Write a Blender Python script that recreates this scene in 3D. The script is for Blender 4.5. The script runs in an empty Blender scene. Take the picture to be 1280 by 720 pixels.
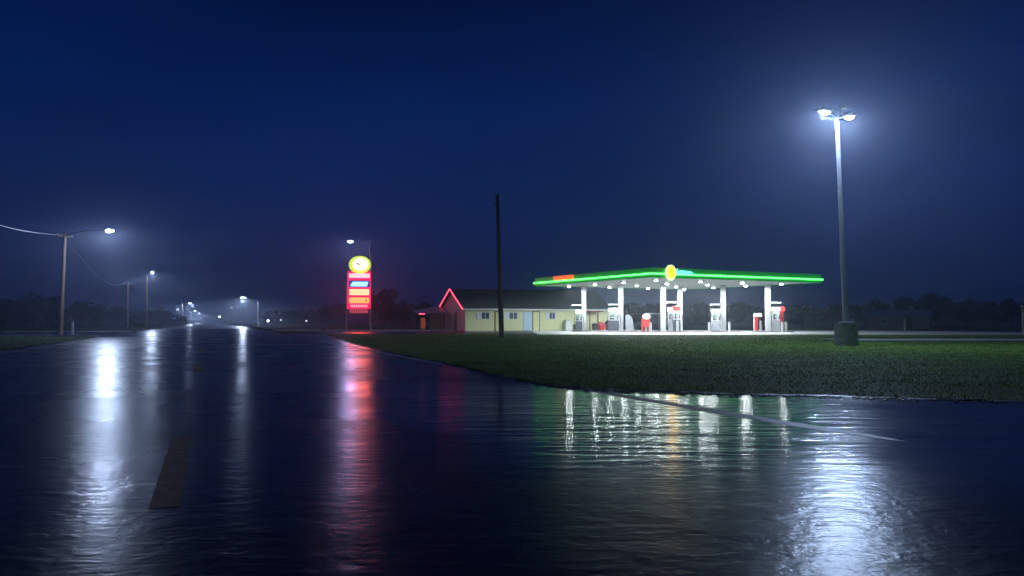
import bpy, bmesh, math, random
import numpy as np
from mathutils import Vector, Matrix
random.seed(7); rng = np.random.default_rng(7)
S = bpy.context.scene
COL = S.collection
R = math.radians

# ------------------------------------------------------------------ camera
CAM_H = 1.0; FP = 1000.0; HOR = 402.0
PITCH = math.atan((HOR - 360) / FP)
cd = bpy.data.cameras.new('camera'); cam = bpy.data.objects.new('camera', cd); COL.objects.link(cam)
cd.sensor_width = 36; cd.lens = 36 * FP / 1280; cd.clip_start = .05; cd.clip_end = 6000
cam.location = (0, 0, CAM_H); cam.rotation_euler = (R(90) + PITCH, 0, 0)
S.camera = cam

# ------------------------------------------------------------------ sky
w = bpy.data.worlds.new('World'); S.world = w; w.use_nodes = True
nt = w.node_tree; N = nt.nodes; L = nt.links; N.clear()
out = N.new('ShaderNodeOutputWorld'); bg = N.new('ShaderNodeBackground')
geo = N.new('ShaderNodeTexCoord'); sep = N.new('ShaderNodeSeparateXYZ')
L.new(geo.outputs['Generated'], sep.inputs[0])
ramp = N.new('ShaderNodeValToRGB'); cr = ramp.color_ramp
cr.elements[0].position = 0.0; cr.elements[0].color = (.0042, .0105, .048, 1)
cr.elements[1].position = 1.0; cr.elements[1].color = (.0006, .0022, .018, 1)
e = cr.elements.new(.12); e.color = (.0034, .0140, .078, 1)
e = cr.elements.new(.26); e.color = (.0011, .0135, .086, 1)
e = cr.elements.new(.42); e.color = (.0004, .0045, .040, 1)
L.new(sep.outputs['Z'], ramp.inputs[0])
# soft rain cloud, barely brighter in places
mp = N.new('ShaderNodeMapping'); mp.inputs['Scale'].default_value = (1, 1, 3.2)
L.new(geo.outputs['Generated'], mp.inputs[0])
nz = N.new('ShaderNodeTexNoise'); nz.inputs['Scale'].default_value = 1.8; nz.inputs['Detail'].default_value = 4
L.new(mp.outputs[0], nz.inputs[0])
mr = N.new('ShaderNodeMapRange'); mr.inputs['From Min'].default_value = .3; mr.inputs['From Max'].default_value = .7
mr.inputs['To Min'].default_value = .72; mr.inputs['To Max'].default_value = 1.12
L.new(nz.outputs[0], mr.inputs[0])
mx = N.new('ShaderNodeMixRGB'); mx.blend_type = 'MULTIPLY'; mx.inputs[0].default_value = 1
L.new(ramp.outputs[0], mx.inputs[1]); L.new(mr.outputs[0], mx.inputs[2])
L.new(mx.outputs[0], bg.inputs[0]); bg.inputs[1].default_value = 1.0
L.new(bg.outputs[0], out.inputs[0])

S.view_settings.view_transform = 'Standard'; S.view_settings.look = 'None'
S.view_settings.exposure = 0; S.view_settings.gamma = 1
S.render.engine = 'CYCLES'; cy = S.cycles
cy.use_denoising = True
try: cy.denoiser = 'OPENIMAGEDENOISE'; cy.denoising_input_passes = 'RGB_ALBEDO_NORMAL'
except Exception: pass
cy.max_bounces = 6; cy.volume_bounces = 1; cy.diffuse_bounces = 3; cy.glossy_bounces = 3
cy.sample_clamp_indirect = 3; cy.caustics_reflective = False; cy.caustics_refractive = False
cy.use_light_tree = True; cy.use_adaptive_sampling = False

# ------------------------------------------------------------------ helpers
FW = Vector((0, math.cos(PITCH), math.sin(PITCH))); UP = Vector((0, -math.sin(PITCH), math.cos(PITCH)))
def G(px, py, z=0.0):                       # photo pixel -> point of the ground plane
    d = Vector((1, 0, 0)) * ((px - 640) / FP) + FW + UP * ((360 - py) / FP)
    t = (z - CAM_H) / d.z
    return (d.x * t, d.y * t)
def AT(px, py, Y):                          # photo pixel at world distance Y
    d = Vector((1, 0, 0)) * ((px - 640) / FP) + FW + UP * ((360 - py) / FP)
    t = Y / d.y
    return Vector((d.x * t, Y, CAM_H + d.z * t))

_m = {}
def mat(name, col, rough=.6, metal=0, var=.0, vscale=3.0, bump=0, bscale=30, emis=None, es=0, spec=.5, coat=0):
    if name in _m: return _m[name]
    m = bpy.data.materials.new(name); m.use_nodes = True; t = m.node_tree; p = t.nodes['Principled BSDF']
    p.inputs['Base Color'].default_value = (*col, 1); p.inputs['Roughness'].default_value = rough
    p.inputs['Metallic'].default_value = metal; p.inputs['Specular IOR Level'].default_value = spec
    p.inputs['Coat Weight'].default_value = coat
    tc = t.nodes.new('ShaderNodeTexCoord')
    if var:
        n = t.nodes.new('ShaderNodeTexNoise'); n.inputs['Scale'].default_value = vscale; n.inputs['Detail'].default_value = 5
        t.links.new(tc.outputs['Object'], n.inputs[0])
        r = t.nodes.new('ShaderNodeMapRange'); r.inputs['From Min'].default_value = .25; r.inputs['From Max'].default_value = .75
        r.inputs['To Min'].default_value = 1 - var; r.inputs['To Max'].default_value = 1 + var
        t.links.new(n.outputs[0], r.inputs[0])
        x = t.nodes.new('ShaderNodeMixRGB'); x.blend_type = 'MULTIPLY'; x.inputs[0].default_value = 1
        x.inputs[1].default_value = (*col, 1); t.links.new(r.outputs[0], x.inputs[2])
        t.links.new(x.outputs[0], p.inputs['Base Color'])
    if bump:
        n = t.nodes.new('ShaderNodeTexNoise'); n.inputs['Scale'].default_value = bscale; n.inputs['Detail'].default_value = 4
        t.links.new(tc.outputs['Object'], n.inputs[0])
        b = t.nodes.new('ShaderNodeBump'); b.inputs['Distance'].default_value = bump
        t.links.new(n.outputs[0], b.inputs['Height']); t.links.new(b.outputs[0], p.inputs['Normal'])
    if emis:
        p.inputs['Emission Color'].default_value = (*emis, 1); p.inputs['Emission Strength'].default_value = es
    _m[name] = m; return m

class MB:
    def __init__(s): s.b = bmesh.new()
    def box(s, c, d, rz=0, bev=0, rx=0, ry=0, taper=1):
        r = bmesh.ops.create_cube(s.b, size=1); v = r['verts']
        for q in v:
            k = taper if q.co.z > 0 else 1
            q.co = Vector((q.co.x * d[0] * k, q.co.y * d[1] * k, q.co.z * d[2]))
        M = Matrix.Translation(c) @ Matrix.Rotation(rz, 4, 'Z') @ Matrix.Rotation(ry, 4, 'Y') @ Matrix.Rotation(rx, 4, 'X')
        bmesh.ops.transform(s.b, matrix=M, verts=v)
        if bev:
            es = list({e for q in v for e in q.link_edges})
            bmesh.ops.bevel(s.b, geom=es, offset=bev, segments=2, affect='EDGES', profile=.6)
        return s
    def cyl(s, c, r, h, r2=None, seg=16, axis='Z', rz=0, sc=(1, 1)):
        q = bmesh.ops.create_cone(s.b, cap_ends=True, segments=seg, radius1=r, radius2=r if r2 is None else r2, depth=h)
        M = Matrix.Translation(c) @ Matrix.Rotation(rz, 4, 'Z')
        if axis == 'Y': M = M @ Matrix.Rotation(R(90), 4, 'X')
        if axis == 'X': M = M @ Matrix.Rotation(R(90), 4, 'Y')
        M = M @ Matrix.Diagonal((sc[0], sc[1], 1, 1))
        bmesh.ops.transform(s.b, matrix=M, verts=q['verts']); return s
    def tube(s, pts, r0, r1=None, seg=8):
        pts = [Vector(p) for p in pts]; r1 = r0 if r1 is None else r1; rings = []
        for i, p in enumerate(pts):
            a = pts[max(i - 1, 0)]; b = pts[min(i + 1, len(pts) - 1)]; d = (b - a).normalized()
            x = d.cross(Vector((0, 0, 1)) if abs(d.z) < .9 else Vector((1, 0, 0))).normalized(); y = d.cross(x)
            rr = r0 + (r1 - r0) * i / max(len(pts) - 1, 1)
            rings.append([s.b.verts.new(p + (x * math.cos(t) + y * math.sin(t)) * rr) for t in [2 * math.pi * k / seg for k in range(seg)]])
        for A, B in zip(rings, rings[1:]):
            for k in range(seg): s.b.faces.new((A[k], A[(k + 1) % seg], B[(k + 1) % seg], B[k]))
        s.b.faces.new(rings[0]); s.b.faces.new(rings[-1][::-1]); return s
    def poly(s, pts, z=0):
        s.b.faces.new([s.b.verts.new((p[0], p[1], p[2] if len(p) > 2 else z)) for p in pts]); return s
    def prism(s, pts, h):                   # 3D outline pts extruded by vector h
        A = [s.b.verts.new(p) for p in pts]; B = [s.b.verts.new(Vector(p) + Vector(h)) for p in pts]
        s.b.faces.new(A[::-1]); s.b.faces.new(B)
        for i in range(len(A)): j = (i + 1) % len(A); s.b.faces.new((A[i], A[j], B[j], B[i]))
        return s
    def build(s, name, m, parent=None, smooth=False, loc=None, rz=0):
        bmesh.ops.recalc_face_normals(s.b, faces=s.b.faces)
        me = bpy.data.meshes.new(name); s.b.to_mesh(me); s.b.free(); me.materials.append(m)
        if smooth:
            for p in me.polygons: p.use_smooth = True
            try: me.set_sharp_from_angle(angle=R(40))
            except Exception: pass
        o = bpy.data.objects.new(name, me); COL.objects.link(o)
        if parent: o.parent = parent
        if loc: o.location = loc
        o.rotation_euler.z = rz
        return o
def tag(o, label=None, cat=None, group=None, kind=None):
    if label: o['label'] = label
    if cat: o['category'] = cat
    if group: o['group'] = group
    if kind: o['kind'] = kind
    return o
def empty(name, loc, rz=0, label=None, cat=None, group=None):
    o = bpy.data.objects.new(name, None); COL.objects.link(o); o.location = loc; o.rotation_euler.z = rz
    o.empty_display_size = .3
    return tag(o, label, cat, group)
def copy_tree(o, parent=None):
    c = o.copy(); COL.objects.link(c); c.parent = parent
    for ch in list(o.children): copy_tree(ch, c)
    return c
def spot(parent, loc, power, col, angle=150, blend=.6, size=.12, target=None):
    ld = bpy.data.lights.new('lamp_light', 'SPOT'); ld.energy = power; ld.color = col
    ld.spot_size = R(angle); ld.spot_blend = blend; ld.shadow_soft_size = size
    o = bpy.data.objects.new('lamp_light', ld); COL.objects.link(o); o.parent = parent; o.location = loc
    if target is not None:
        o.rotation_euler = (Vector(target) - Vector(loc)).to_track_quat('-Z', 'Y').to_euler()
    return o

# ------------------------------------------------------------------ materials
def wet_asphalt(name='wet_asphalt', paint=None, wear=(.38, .50), wscale=5):
    m = bpy.data.materials.new(name); m.use_nodes = True; t = m.node_tree; p = t.nodes['Principled BSDF']
    n = t.nodes; l = t.links
    tc = n.new('ShaderNodeTexCoord')
    def noise(scale, det=4, src=None, dist=0):
        q = n.new('ShaderNodeTexNoise'); q.inputs['Scale'].default_value = scale; q.inputs['Detail'].default_value = det
        q.inputs['Distortion'].default_value = dist
        l.new(src or tc.outputs['Object'], q.inputs[0]); return q.outputs[0]
    def mapr(src, a, b, c, d):
        q = n.new('ShaderNodeMapRange'); q.inputs['From Min'].default_value = a; q.inputs['From Max'].default_value = b
        q.inputs['To Min'].default_value = c; q.inputs['To Max'].default_value = d; l.new(src, q.inputs[0]); return q.outputs[0]
    def math_(op, a, b):
        q = n.new('ShaderNodeMath'); q.operation = op
        for i, v in enumerate((a, b)):
            if isinstance(v, (int, float)): q.inputs[i].default_value = v
            else: l.new(v, q.inputs[i])
        return q.outputs[0]
    sx = n.new('ShaderNodeSeparateXYZ'); l.new(tc.outputs['Object'], sx.inputs[0])
    # puddle: standing water on the right of the carriageway, towards the verge
    tt = math_('ADD', math_('MULTIPLY', sx.outputs['X'], .935), math_('MULTIPLY', sx.outputs['Y'], .354))   # metres right of the centre line
    wob = mapr(noise(.45, 3), .3, .7, -.9, .9)
    pud = mapr(math_('ADD', tt, wob), 1.5, 2.6, 0, 1)
    near = math_('MULTIPLY', mapr(sx.outputs['Y'], 14, 11, 0, 1), mapr(math_('ADD', sx.outputs['Y'], wob), 4.4, 6.4, 0, 1))
    pud = math_('MULTIPLY', pud, near)
    # colour
    base = n.new('ShaderNodeMixRGB'); base.inputs[1].default_value = (.009, .0088, .0115, 1); base.inputs[2].default_value = (.026, .024, .029, 1)
    l.new(mapr(noise(.8, 6), .35, .7, 0, 1), base.inputs[0])
    grit = n.new('ShaderNodeMixRGB'); grit.blend_type = 'MULTIPLY'; grit.inputs[0].default_value = .6
    l.new(base.outputs[0], grit.inputs[1]); l.new(mapr(noise(90, 2), .3, .7, .5, 1.5), grit.inputs[2])
    if paint:
        pm = n.new('ShaderNodeMixRGB'); pm.inputs[2].default_value = (*paint, 1); l.new(grit.outputs[0], pm.inputs[1])
        wr = math_('MULTIPLY', mapr(noise(wscale, 6), wear[0], wear[1], 0, 1), mapr(noise(38, 3), .34, .46, .35, 1))
        l.new(wr, pm.inputs[0]); l.new(pm.outputs[0], p.inputs['Base Color'])
    else: l.new(grit.outputs[0], p.inputs['Base Color'])
    # roughness: film of water, drier on the crown of each lane
    r1 = mapr(noise(.35, 5), .3, .7, .20, .33)
    rm = n.new('ShaderNodeMixRGB'); l.new(pud, rm.inputs[0]); l.new(r1, rm.inputs[1])
    l.new(mapr(noise(.6, 3), .3, .7, .10, .18), rm.inputs[2]); l.new(rm.outputs[0], p.inputs['Roughness'])
    p.inputs['IOR'].default_value = 1.34; l.new(mapr(pud, 0, 1, .13, .42), p.inputs['Specular IOR Level'])
    # bumps (metres): undulation, wavelets, grit
    dry = math_('SUBTRACT', 1.0, pud)
    h = math_('MULTIPLY', noise(1.3, 3, dist=.6), .006)
    h = math_('ADD', h, math_('MULTIPLY', noise(7, 4, dist=.8), .0040))
    h = math_('ADD', h, math_('MULTIPLY', noise(20, 2), .0016))
    h = math_('MULTIPLY', h, math_('ADD', math_('MULTIPLY', dry, .7), .3))
    def ripple(rot, sx_, sy_, sc, dt, ds):
        q = n.new('ShaderNodeMapping'); q.inputs['Rotation'].default_value = (0, 0, R(rot)); q.inputs['Scale'].default_value = (sx_, sy_, 1)
        l.new(tc.outputs['Object'], q.inputs[0]); return noise(sc, dt, q.outputs[0], ds)
    h = math_('ADD', h, math_('MULTIPLY', math_('MULTIPLY', ripple(-5, .27, 1.5, 3.2, 5, .6), .017), pud))
    h = math_('ADD', h, math_('MULTIPLY', math_('MULTIPLY', ripple(6, .42, 1.25, 4.2, 5, .8), .0050), dry))
    h = math_('ADD', h, math_('MULTIPLY', math_('MULTIPLY', ripple(-3, .5, 1.3, 14, 3, .6), .0022), dry))
    b = n.new('ShaderNodeBump'); b.inputs['Distance'].default_value = 1.0; b.inputs['Strength'].default_value = .9
    l.new(h, b.inputs['Height']); l.new(b.outputs[0], p.inputs['Normal'])
    return m
M_ROAD = wet_asphalt()
M_PAINTW = mat('white_road_paint', (.28, .28, .31), .5, var=.8, vscale=7, bump=.006, bscale=22)
M_PAINTY = mat('yellow_road_paint', (.30, .16, .03), .6, var=.5, vscale=9, bump=.003, bscale=22, spec=.15)
M_TAR = wet_asphalt('tar_seal', (.002, .002, .002), (.2, .3))
def grass_mat(name, c1, c2, up=True):
    m = bpy.data.materials.new(name); m.use_nodes = True; t = m.node_tree; p = t.nodes['Principled BSDF']
    tc = t.nodes.new('ShaderNodeTexCoord'); q = t.nodes.new('ShaderNodeTexNoise'); q.inputs['Scale'].default_value = .45; q.inputs['Detail'].default_value = 10
    q.inputs['Roughness'].default_value = .78
    t.links.new(tc.outputs['Object'], q.inputs[0]); r = t.nodes.new('ShaderNodeValToRGB')
    r.color_ramp.elements[0].position = .35; r.color_ramp.elements[0].color = (*c1, 1)
    r.color_ramp.elements[1].position = .66; r.color_ramp.elements[1].color = (*c2, 1)
    t.links.new(q.outputs[0], r.inputs[0]); t.links.new(r.outputs[0], p.inputs['Base Color'])
    p.inputs['Roughness'].default_value = .75; p.inputs['Specular IOR Level'].default_value = .05
    if up:
        g = t.nodes.new('ShaderNodeNewGeometry'); vm = t.nodes.new('ShaderNodeVectorMath'); vm.operation = 'MULTIPLY_ADD'
        t.links.new(g.outputs['Normal'], vm.inputs[0]); vm.inputs[1].default_value = (.25, .25, .25); vm.inputs[2].default_value = (0, 0, 1)
        vn = t.nodes.new('ShaderNodeVectorMath'); vn.operation = 'NORMALIZE'; t.links.new(vm.outputs[0], vn.inputs[0]); t.links.new(vn.outputs[0], p.inputs['Normal'])
    return m
M_GRASS = grass_mat('grass', (.055, .090, .018), (.115, .230, .030))
def blade_mat():
    m = M_GRASS.copy(); m.name = 'grass_blade'; t = m.node_tree; p = t.nodes['Principled BSDF']; o = t.nodes['Material Output']
    tr = t.nodes.new('ShaderNodeBsdfTranslucent'); mx = t.nodes.new('ShaderNodeMixShader'); mx.inputs[0].default_value = .5
    r = [n for n in t.nodes if n.type == 'VALTORGB'][0]; t.links.new(r.outputs[0], tr.inputs[0])
    for l in list(p.inputs['Normal'].links): t.links.remove(l)
    t.links.new(p.outputs[0], mx.inputs[1]); t.links.new(tr.outputs[0], mx.inputs[2]); t.links.new(mx.outputs[0], o.inputs[0]); return m
M_BLADE = blade_mat()
M_SOIL = grass_mat('wet_soil', (.020, .024, .012), (.040, .055, .018))
M_CONC = mat('wet_concrete', (.62, .62, .61), .45, var=.25, vscale=1.2, bump=.004, bscale=12)
M_CONCB = mat('rough_concrete', (.31, .29, .32), .8, var=.3, vscale=4, bump=.01, bscale=18)
M_WOOD = mat('weathered_pole_wood', (.13, .085, .06), .8, var=.35, vscale=5, bump=.01, bscale=30)
M_DWOOD = mat('dark_pole_wood', (.05, .04, .035), .85, var=.3, vscale=5, bump=.01, bscale=30)
M_STEEL = mat('galvanised_steel', (.42, .43, .45), .42, metal=.6, var=.15, vscale=4)
M_DSTEEL = mat('dark_steel', (.06, .06, .065), .5, metal=.5)
M_WIRE = mat('wire', (.35, .35, .37), .4, metal=.3)
M_WHITE = mat('white_metal_paint', (.56, .57, .57), .42, var=.06, vscale=2)
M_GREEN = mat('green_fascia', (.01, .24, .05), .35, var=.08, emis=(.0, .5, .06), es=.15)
M_RED = mat('red_paint', (.55, .03, .03), .4, var=.1)
M_BLACK = mat('black_plastic', (.02, .02, .022), .5)
M_GREY = mat('grey_panel', (.35, .37, .40), .45, var=.1)
M_SIDING = mat('yellow_siding', (.60, .60, .36), .7, var=.08, vscale=3)
M_ROOF = mat('dark_shingles', (.08, .085, .10), .75, var=.3, vscale=8, bump=.02, bscale=10)
M_PINKW = mat('pink_lit_siding', (.55, .33, .30), .75, var=.15, vscale=3)  # gable end: the reddish light on it is put into the wall colour
M_GLASS = mat('window_glass', (.03, .05, .09), .08, spec=.8)
M_LAMP = mat('lamp_lens', (.9, .9, .9), .4, emis=(.62, .76, 1), es=22)
M_LAMPB = mat('lamp_lens_blue', (.9, .9, .9), .4, emis=(.50, .55, 1), es=14)
M_CLED = mat('canopy_lamp_lens', (.9, .9, .9), .4, emis=(.9, 1, .97), es=26)
M_BARK = mat('bark', (.07, .05, .04), .9, var=.3)
M_LEAF = mat('leaves', (.010, .015, .008), .7, var=.5, vscale=.6, spec=.2)

# ------------------------------------------------------------------ ground, roads
D = Vector((-.354, .935)); Nn = Vector((.935, .354))
def rd(s, t): return (D.x * s + Nn.x * t, D.y * s + Nn.y * t)
tag(MB().poly([(-620, -45), (760, -45), (760, 1180), (-620, 1180)], -.05).build('ground', M_SOIL), kind='structure')
edge = [(-300, 412.5), (390, 412.8), (404, 417.0), (420, 423), (440, 430), (470, 437), (540, 452), (600, 465), (640, 474.5), (690, 483), (740, 488), (850, 492), (1000, 496), (1130, 499), (1280, 504)]
edge = edge[2:]
edgeG = [G(*p) for p in edge] + [(22, 8.2), (60, 2.2)]
far_s = 900
pts = [rd(-32, -6.6), rd(-32, 60), (60, -30)] + edgeG[::-1] + [rd(68, 6.0), rd(far_s, 6.0), rd(far_s, -6.6), rd(84, -6.6), rd(60, -6.6)]
b = MB(); b.poly([p for p in pts]); bmesh.ops.triangulate(b.b, faces=b.b.faces)
tag(b.build('road', M_ROAD), kind='structure')
tag(MB().poly([rd(60, -6.65), (-230, 62), (-230, 76), rd(84, -6.65)], 0.0).build('side_road', M_ROAD), kind='structure')
# right arm of the side street and the forecourt
tag(MB().poly([rd(70, 6.05), G(440, 417.2), (2, 63.5), (2, 86), (-21, 88), rd(90, 6.05)], 0.0).build('side_street', M_ROAD), kind='structure')
tag(MB().poly([(2.05, 61.5), (29, 60.0), (190, 52), (190, 60), (52, 68), (42, 86), (34, 92), (2.05, 92)], 0.012).build('forecourt', M_CONC), kind='structure')
tag(MB().poly([(17, 44.5), (17, 40.6), (120, 36), (120, 39.5)], 0.055).build('path', M_CONC), kind='structure')
def strip(name, s0, s1, t0, t1, m, z=.002):
    return tag(MB().poly([rd(s0, t0), rd(s0, t1), rd(s1, t1), rd(s1, t0)], z).build(name, m), kind='structure')
strip('left_edge_line', 2, 56, -6.15, -6.02, M_PAINTW)
o = MB()
e1 = [(5.1, 5.42, .06), (5.7, 5.32, .18), (6.4, 5.22, .24), (9, 5.14, .22), (11, 5.1, .2), (14, 5.1, .17), (22, 5.1, .15), (40, 5.2, .14)]
prev = None
for a, c in zip(e1, e1[1:]):
    nn = max(4, int((c[0] - a[0]) / .14))
    for i in range(nn):
        q = [a[j] + (c[j] - a[j]) * (i + 1) / nn for j in range(3)]
        cur = (q[0], q[1] + random.uniform(-.008, .008), q[1] + q[2] + random.uniform(-.01, .01))
        if prev is None: prev = (a[0], a[1] + .04, a[1] + a[2] - .03)
        if True:
            o.poly([rd(prev[0], prev[1]), rd(prev[0], prev[2]), rd(cur[0], cur[2]), rd(cur[0], cur[1])], .002)
        prev = cur
tag(o.build('right_edge_line', M_PAINTW), kind='structure')
o = MB()
for s in [4.72 + 12.2 * k for k in range(0, 12)]:
    nn = 28; lf = [(s + 2.8 * i / nn + random.uniform(-.01, .01), -.285 + random.uniform(-.003, .003)) for i in range(nn + 1)]
    rt = [(s + 2.8 * i / nn + random.uniform(-.01, .01), -.13 + random.uniform(-.003, .003)) for i in range(nn + 1)]
    for i in range(nn): o.poly([rd(*lf[i]), rd(*rt[i]), rd(*rt[i + 1]), rd(*lf[i + 1])], .002)
tag(o.build('centre_line', M_PAINTY), kind='structure')
strip('far_road_sheen', 118, 430, -6.5, 5.9, mat('far_lamplit_road', (.20, .20, .21), .38, var=.3, vscale=.1), .006)  # paler sheet over the asphalt: lamplight on the far road put into its colour
def kerb(p0, p1, name='kerb'):
    p0 = Vector(p0); p1 = Vector(p1); c = (p0 + p1) / 2; d = p1 - p0
    tag(MB().box((c.x, c.y, .03), (d.length, .32, .16), rz=math.atan2(d.y, d.x), bev=.03).build(name, M_CONCK), kind='structure')
M_CONCK = mat('pale_kerb', (.48, .48, .47), .5, var=.3, vscale=2)
kerb(rd(59.6, -6.9), (-230, 61.6)); kerb(rd(84.4, -6.9), (-230, 76.4)); kerb(rd(90.4, 6.4), (-21, 88.3)); kerb((-20.6, 88.3), (2, 86.3))
# centre joint, sealed with tar
o = MB(); pp = []
for s in np.arange(9, 60, .8): pp.append((s, -.46 + .008 * math.sin(s * 1.3)))
for a, c in zip(pp, pp[1:]): o.poly([rd(a[0], a[1]), rd(a[0], a[1] + .014), rd(c[0], c[1] + .014), rd(c[0], c[1])], .003)
tag(o.build('centre_joint', M_TAR), kind='structure')

# lawns
lawn = edgeG + [(60, 36), (200, 46), (200, 52.5), (29, 59.8), (2, 61.3), G(520, 418.6), G(450, 418.2)]
def ragged(P, n, amp):
    Q = []
    for i, (a, c) in enumerate(zip(P, P[1:])):
        m_ = max(1, int(n * (Vector(c) - Vector(a)).length)) if i < 14 else 1
        for k in range(m_):
            f = k / m_; Q.append((a[0] + (c[0] - a[0]) * f + random.uniform(-amp, amp), a[1] + (c[1] - a[1]) * f + random.uniform(-amp, amp * 1.5) + amp))
    return Q + [P[-1]]
mud = ragged(lawn[:15], 5, .07)
mud = mud + [(p[0] + .2, p[1] + .55) for p in lawn[:15][::-1]]
lawn = ragged([(p[0] + .05, p[1] + .12) for p in lawn], 7, .10)
def inpoly(P, x, y):
    c = np.zeros(len(x), bool); j = len(P) - 1
    for i in range(len(P)):
        xi, yi = P[i]; xj, yj = P[j]
        if yi != yj: c ^= ((yi > y) != (yj > y)) & (x < (xj - xi) * (y - yi) / (yj - yi) + xi)
        j = i
    return c
def sheet(P, name, z):
    b = MB(); b.poly(P, z); bmesh.ops.triangulate(b.b, faces=b.b.faces)
    return tag(b.build(name, M_SOIL if name == 'verge' else M_GRASS), kind='structure')
sheet(lawn, 'lawn', .012)
lawnL = [rd(-6, -6.75), rd(59, -6.75), (-230, 61.3), (-230, 2)]
b = MB(); b.poly(mud, .006); bmesh.ops.triangulate(b.b, faces=b.b.faces); tag(b.build('mud_verge', mat('wet_mud', (.030, .026, .018), .35, var=.4, vscale=3, bump=.02, bscale=9)), kind='structure')
sheet(lawnL, 'lawn_left', .012)
def blades(P, n, x0, x1, y0, y1, name, label, h0=.01, h1=.045, pw=2.0):
    u = rng.random(n); y = y0 * (y1 / y0) ** (u ** .8)       # denser close by
    x = (rng.random(n) * (x1 - x0) + x0) * y
    k = inpoly(P, x, y); x = x[k]; y = y[k]; n = len(x)
    clump = .65 + .7 * (np.sin(x * 2.3 + np.sin(y * 1.7)) * np.sin(y * 2.9 + 1.1 * np.sin(x * 1.3)) + 1) / 2
    h = (h0 + rng.random(n) * (h1 - h0)) * clump; wd = .003 + .0005 * y; a = rng.random(n) * math.pi
    ln = (rng.random((n, 2)) - .5) * h[:, None] * 1.1
    V = np.zeros((n, 3, 3)); z = .01
    V[:, 0] = np.c_[x - np.cos(a) * wd, y - np.sin(a) * wd, np.full(n, z)]
    V[:, 1] = np.c_[x + np.cos(a) * wd, y + np.sin(a) * wd, np.full(n, z)]
    V[:, 2] = np.c_[x + ln[:, 0], y + ln[:, 1], z + h]
    me = bpy.data.meshes.new(name); me.from_pydata(V.reshape(-1, 3).tolist(), [], np.arange(n * 3).reshape(-1, 3).tolist())
    me.materials.append(M_BLADE); o = bpy.data.objects.new(name, me); COL.objects.link(o)
    return tag(o, label, 'grass', kind='stuff')
blades(lawn, 90000, -.2, .75, 9.6, 62, 'grass', 'short wet green grass between the puddled road and the filling station')
blades(lawnL, 12000, -.75, -.35, 24, 62, 'grass', 'short dark grass along the left edge of the road')
# muddy gravel at the foot of the lawn
o = MB()
for i in range(420):
    k = random.randrange(5, len(edgeG) - 2); a = Vector(edgeG[k]); c = Vector(edgeG[k + 1]); p = a.lerp(c, random.random())
    r = random.uniform(.008, .028)
    q = bmesh.ops.create_icosphere(o.b, subdivisions=1, radius=r)
    M = Matrix.Translation((p.x + random.gauss(0, .1), p.y + random.gauss(-.02, .12), r * .3)) @ Matrix.Diagonal((random.uniform(.8, 1.6), random.uniform(.8, 1.4), .6, 1))
    bmesh.ops.transform(o.b, matrix=M, verts=q['verts'])
tag(o.build('gravel', mat('wet_gravel', (.08, .08, .085), .5, var=.4), smooth=True), 'wet gravel and mud washed along the lawn edge', 'gravel', kind='stuff')

# ------------------------------------------------------------------ canopy
A0 = Vector((10.9, 62.5)); U = Vector((.877, .480)); V_ = Vector((-.480, .877)); CW, CD, CH = 19.2, 18.0, 4.5
can = empty('fuel_canopy', (A0.x, A0.y, 0), math.atan2(U.y, U.x), 'wide flat forecourt canopy with green fascia and glowing white line', 'canopy')
MB().box((CW / 2, CD / 2, CH + .10), (CW - .16, CD - .16, .20)).build('ceiling', mat('canopy_ceiling', (.88, .90, .89), .5, var=.05, vscale=1.5), can)
MB().box((CW / 2, CD / 2, CH + .70), (CW - .30, CD - .30, .06)).build('roof_deck', M_GREY, can)
f = MB(); t_ = .07
f.box((CW / 2, 0, CH + .35), (CW, t_, .78)); f.box((CW / 2, CD, CH + .35), (CW, t_, .78))
f.box((0, CD / 2, CH + .35), (t_, CD - t_ - .004, .776)); f.box((CW, CD / 2, CH + .35), (t_, CD - t_ - .004, .776))
f.build('fascia', M_GREEN, can)
ML = mat('green_white_tube', (.6, .9, .7), .4, emis=(.06, 1, .09), es=6.5)
for a in ((CW / 2, -.09, CW + .26, .10), (CW / 2, CD + .09, CW + .26, .10)):
    MB().box((a[0], a[1], CH + .26), (a[2], a[3], .12), bev=.02).build('light_strip', ML, can)
for x in (-.09, CW + .09):
    MB().box((x, CD / 2, CH + .26), (.10, CD + .06, .116), bev=.02).build('light_strip', ML, can)
# emblem near the corner: yellow oval with a pale rim, blue-green swash and lettering
em = MB().cyl((1.75, -.22, CH + .36), .62, .14, seg=32, axis='Y', sc=(.80, 1)).build('emblem', mat('emblem_rim', (.8, .9, .6), .4, emis=(.55, .95, .35), es=1.6), can)
MB().cyl((1.75, -.31, CH + .38), .47, .05, seg=32, axis='Y', sc=(.80, 1)).build('emblem_face', mat('emblem_yellow', (.9, .8, .05), .4, emis=(1, .58, .004), es=16), em)
MB().tube([(2.10, -.2, CH + .15), (2.16, -.2, CH + .38), (2.30, -.2, CH + .56), (2.48, -.2, CH + .66)], .06, .05).build('swash', mat('cyan_tube', (.3, .9, .9), .4, emis=(.15, .95, .75), es=2), can)
MB().prism([(2.35, -.16, CH + .34), (2.4, -.16, CH + .52), (3.0, -.16, CH + .58), (3.9, -.16, CH + .50), (4.1, -.16, CH + .42), (3.9, -.16, CH + .35)], (0, -.08, 0)).build('lettering', mat('cyan_sign', (.3, .9, .9), .4, emis=(.14, .85, 1), es=1.7), can)
MB().box((-.16, 12.6, CH + .54), (.08, 3.3, .36)).build('orange_sign', mat('orange_sign', (.9, .2, .05), .4, emis=(1, .13, .02), es=1.3), can)
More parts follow.
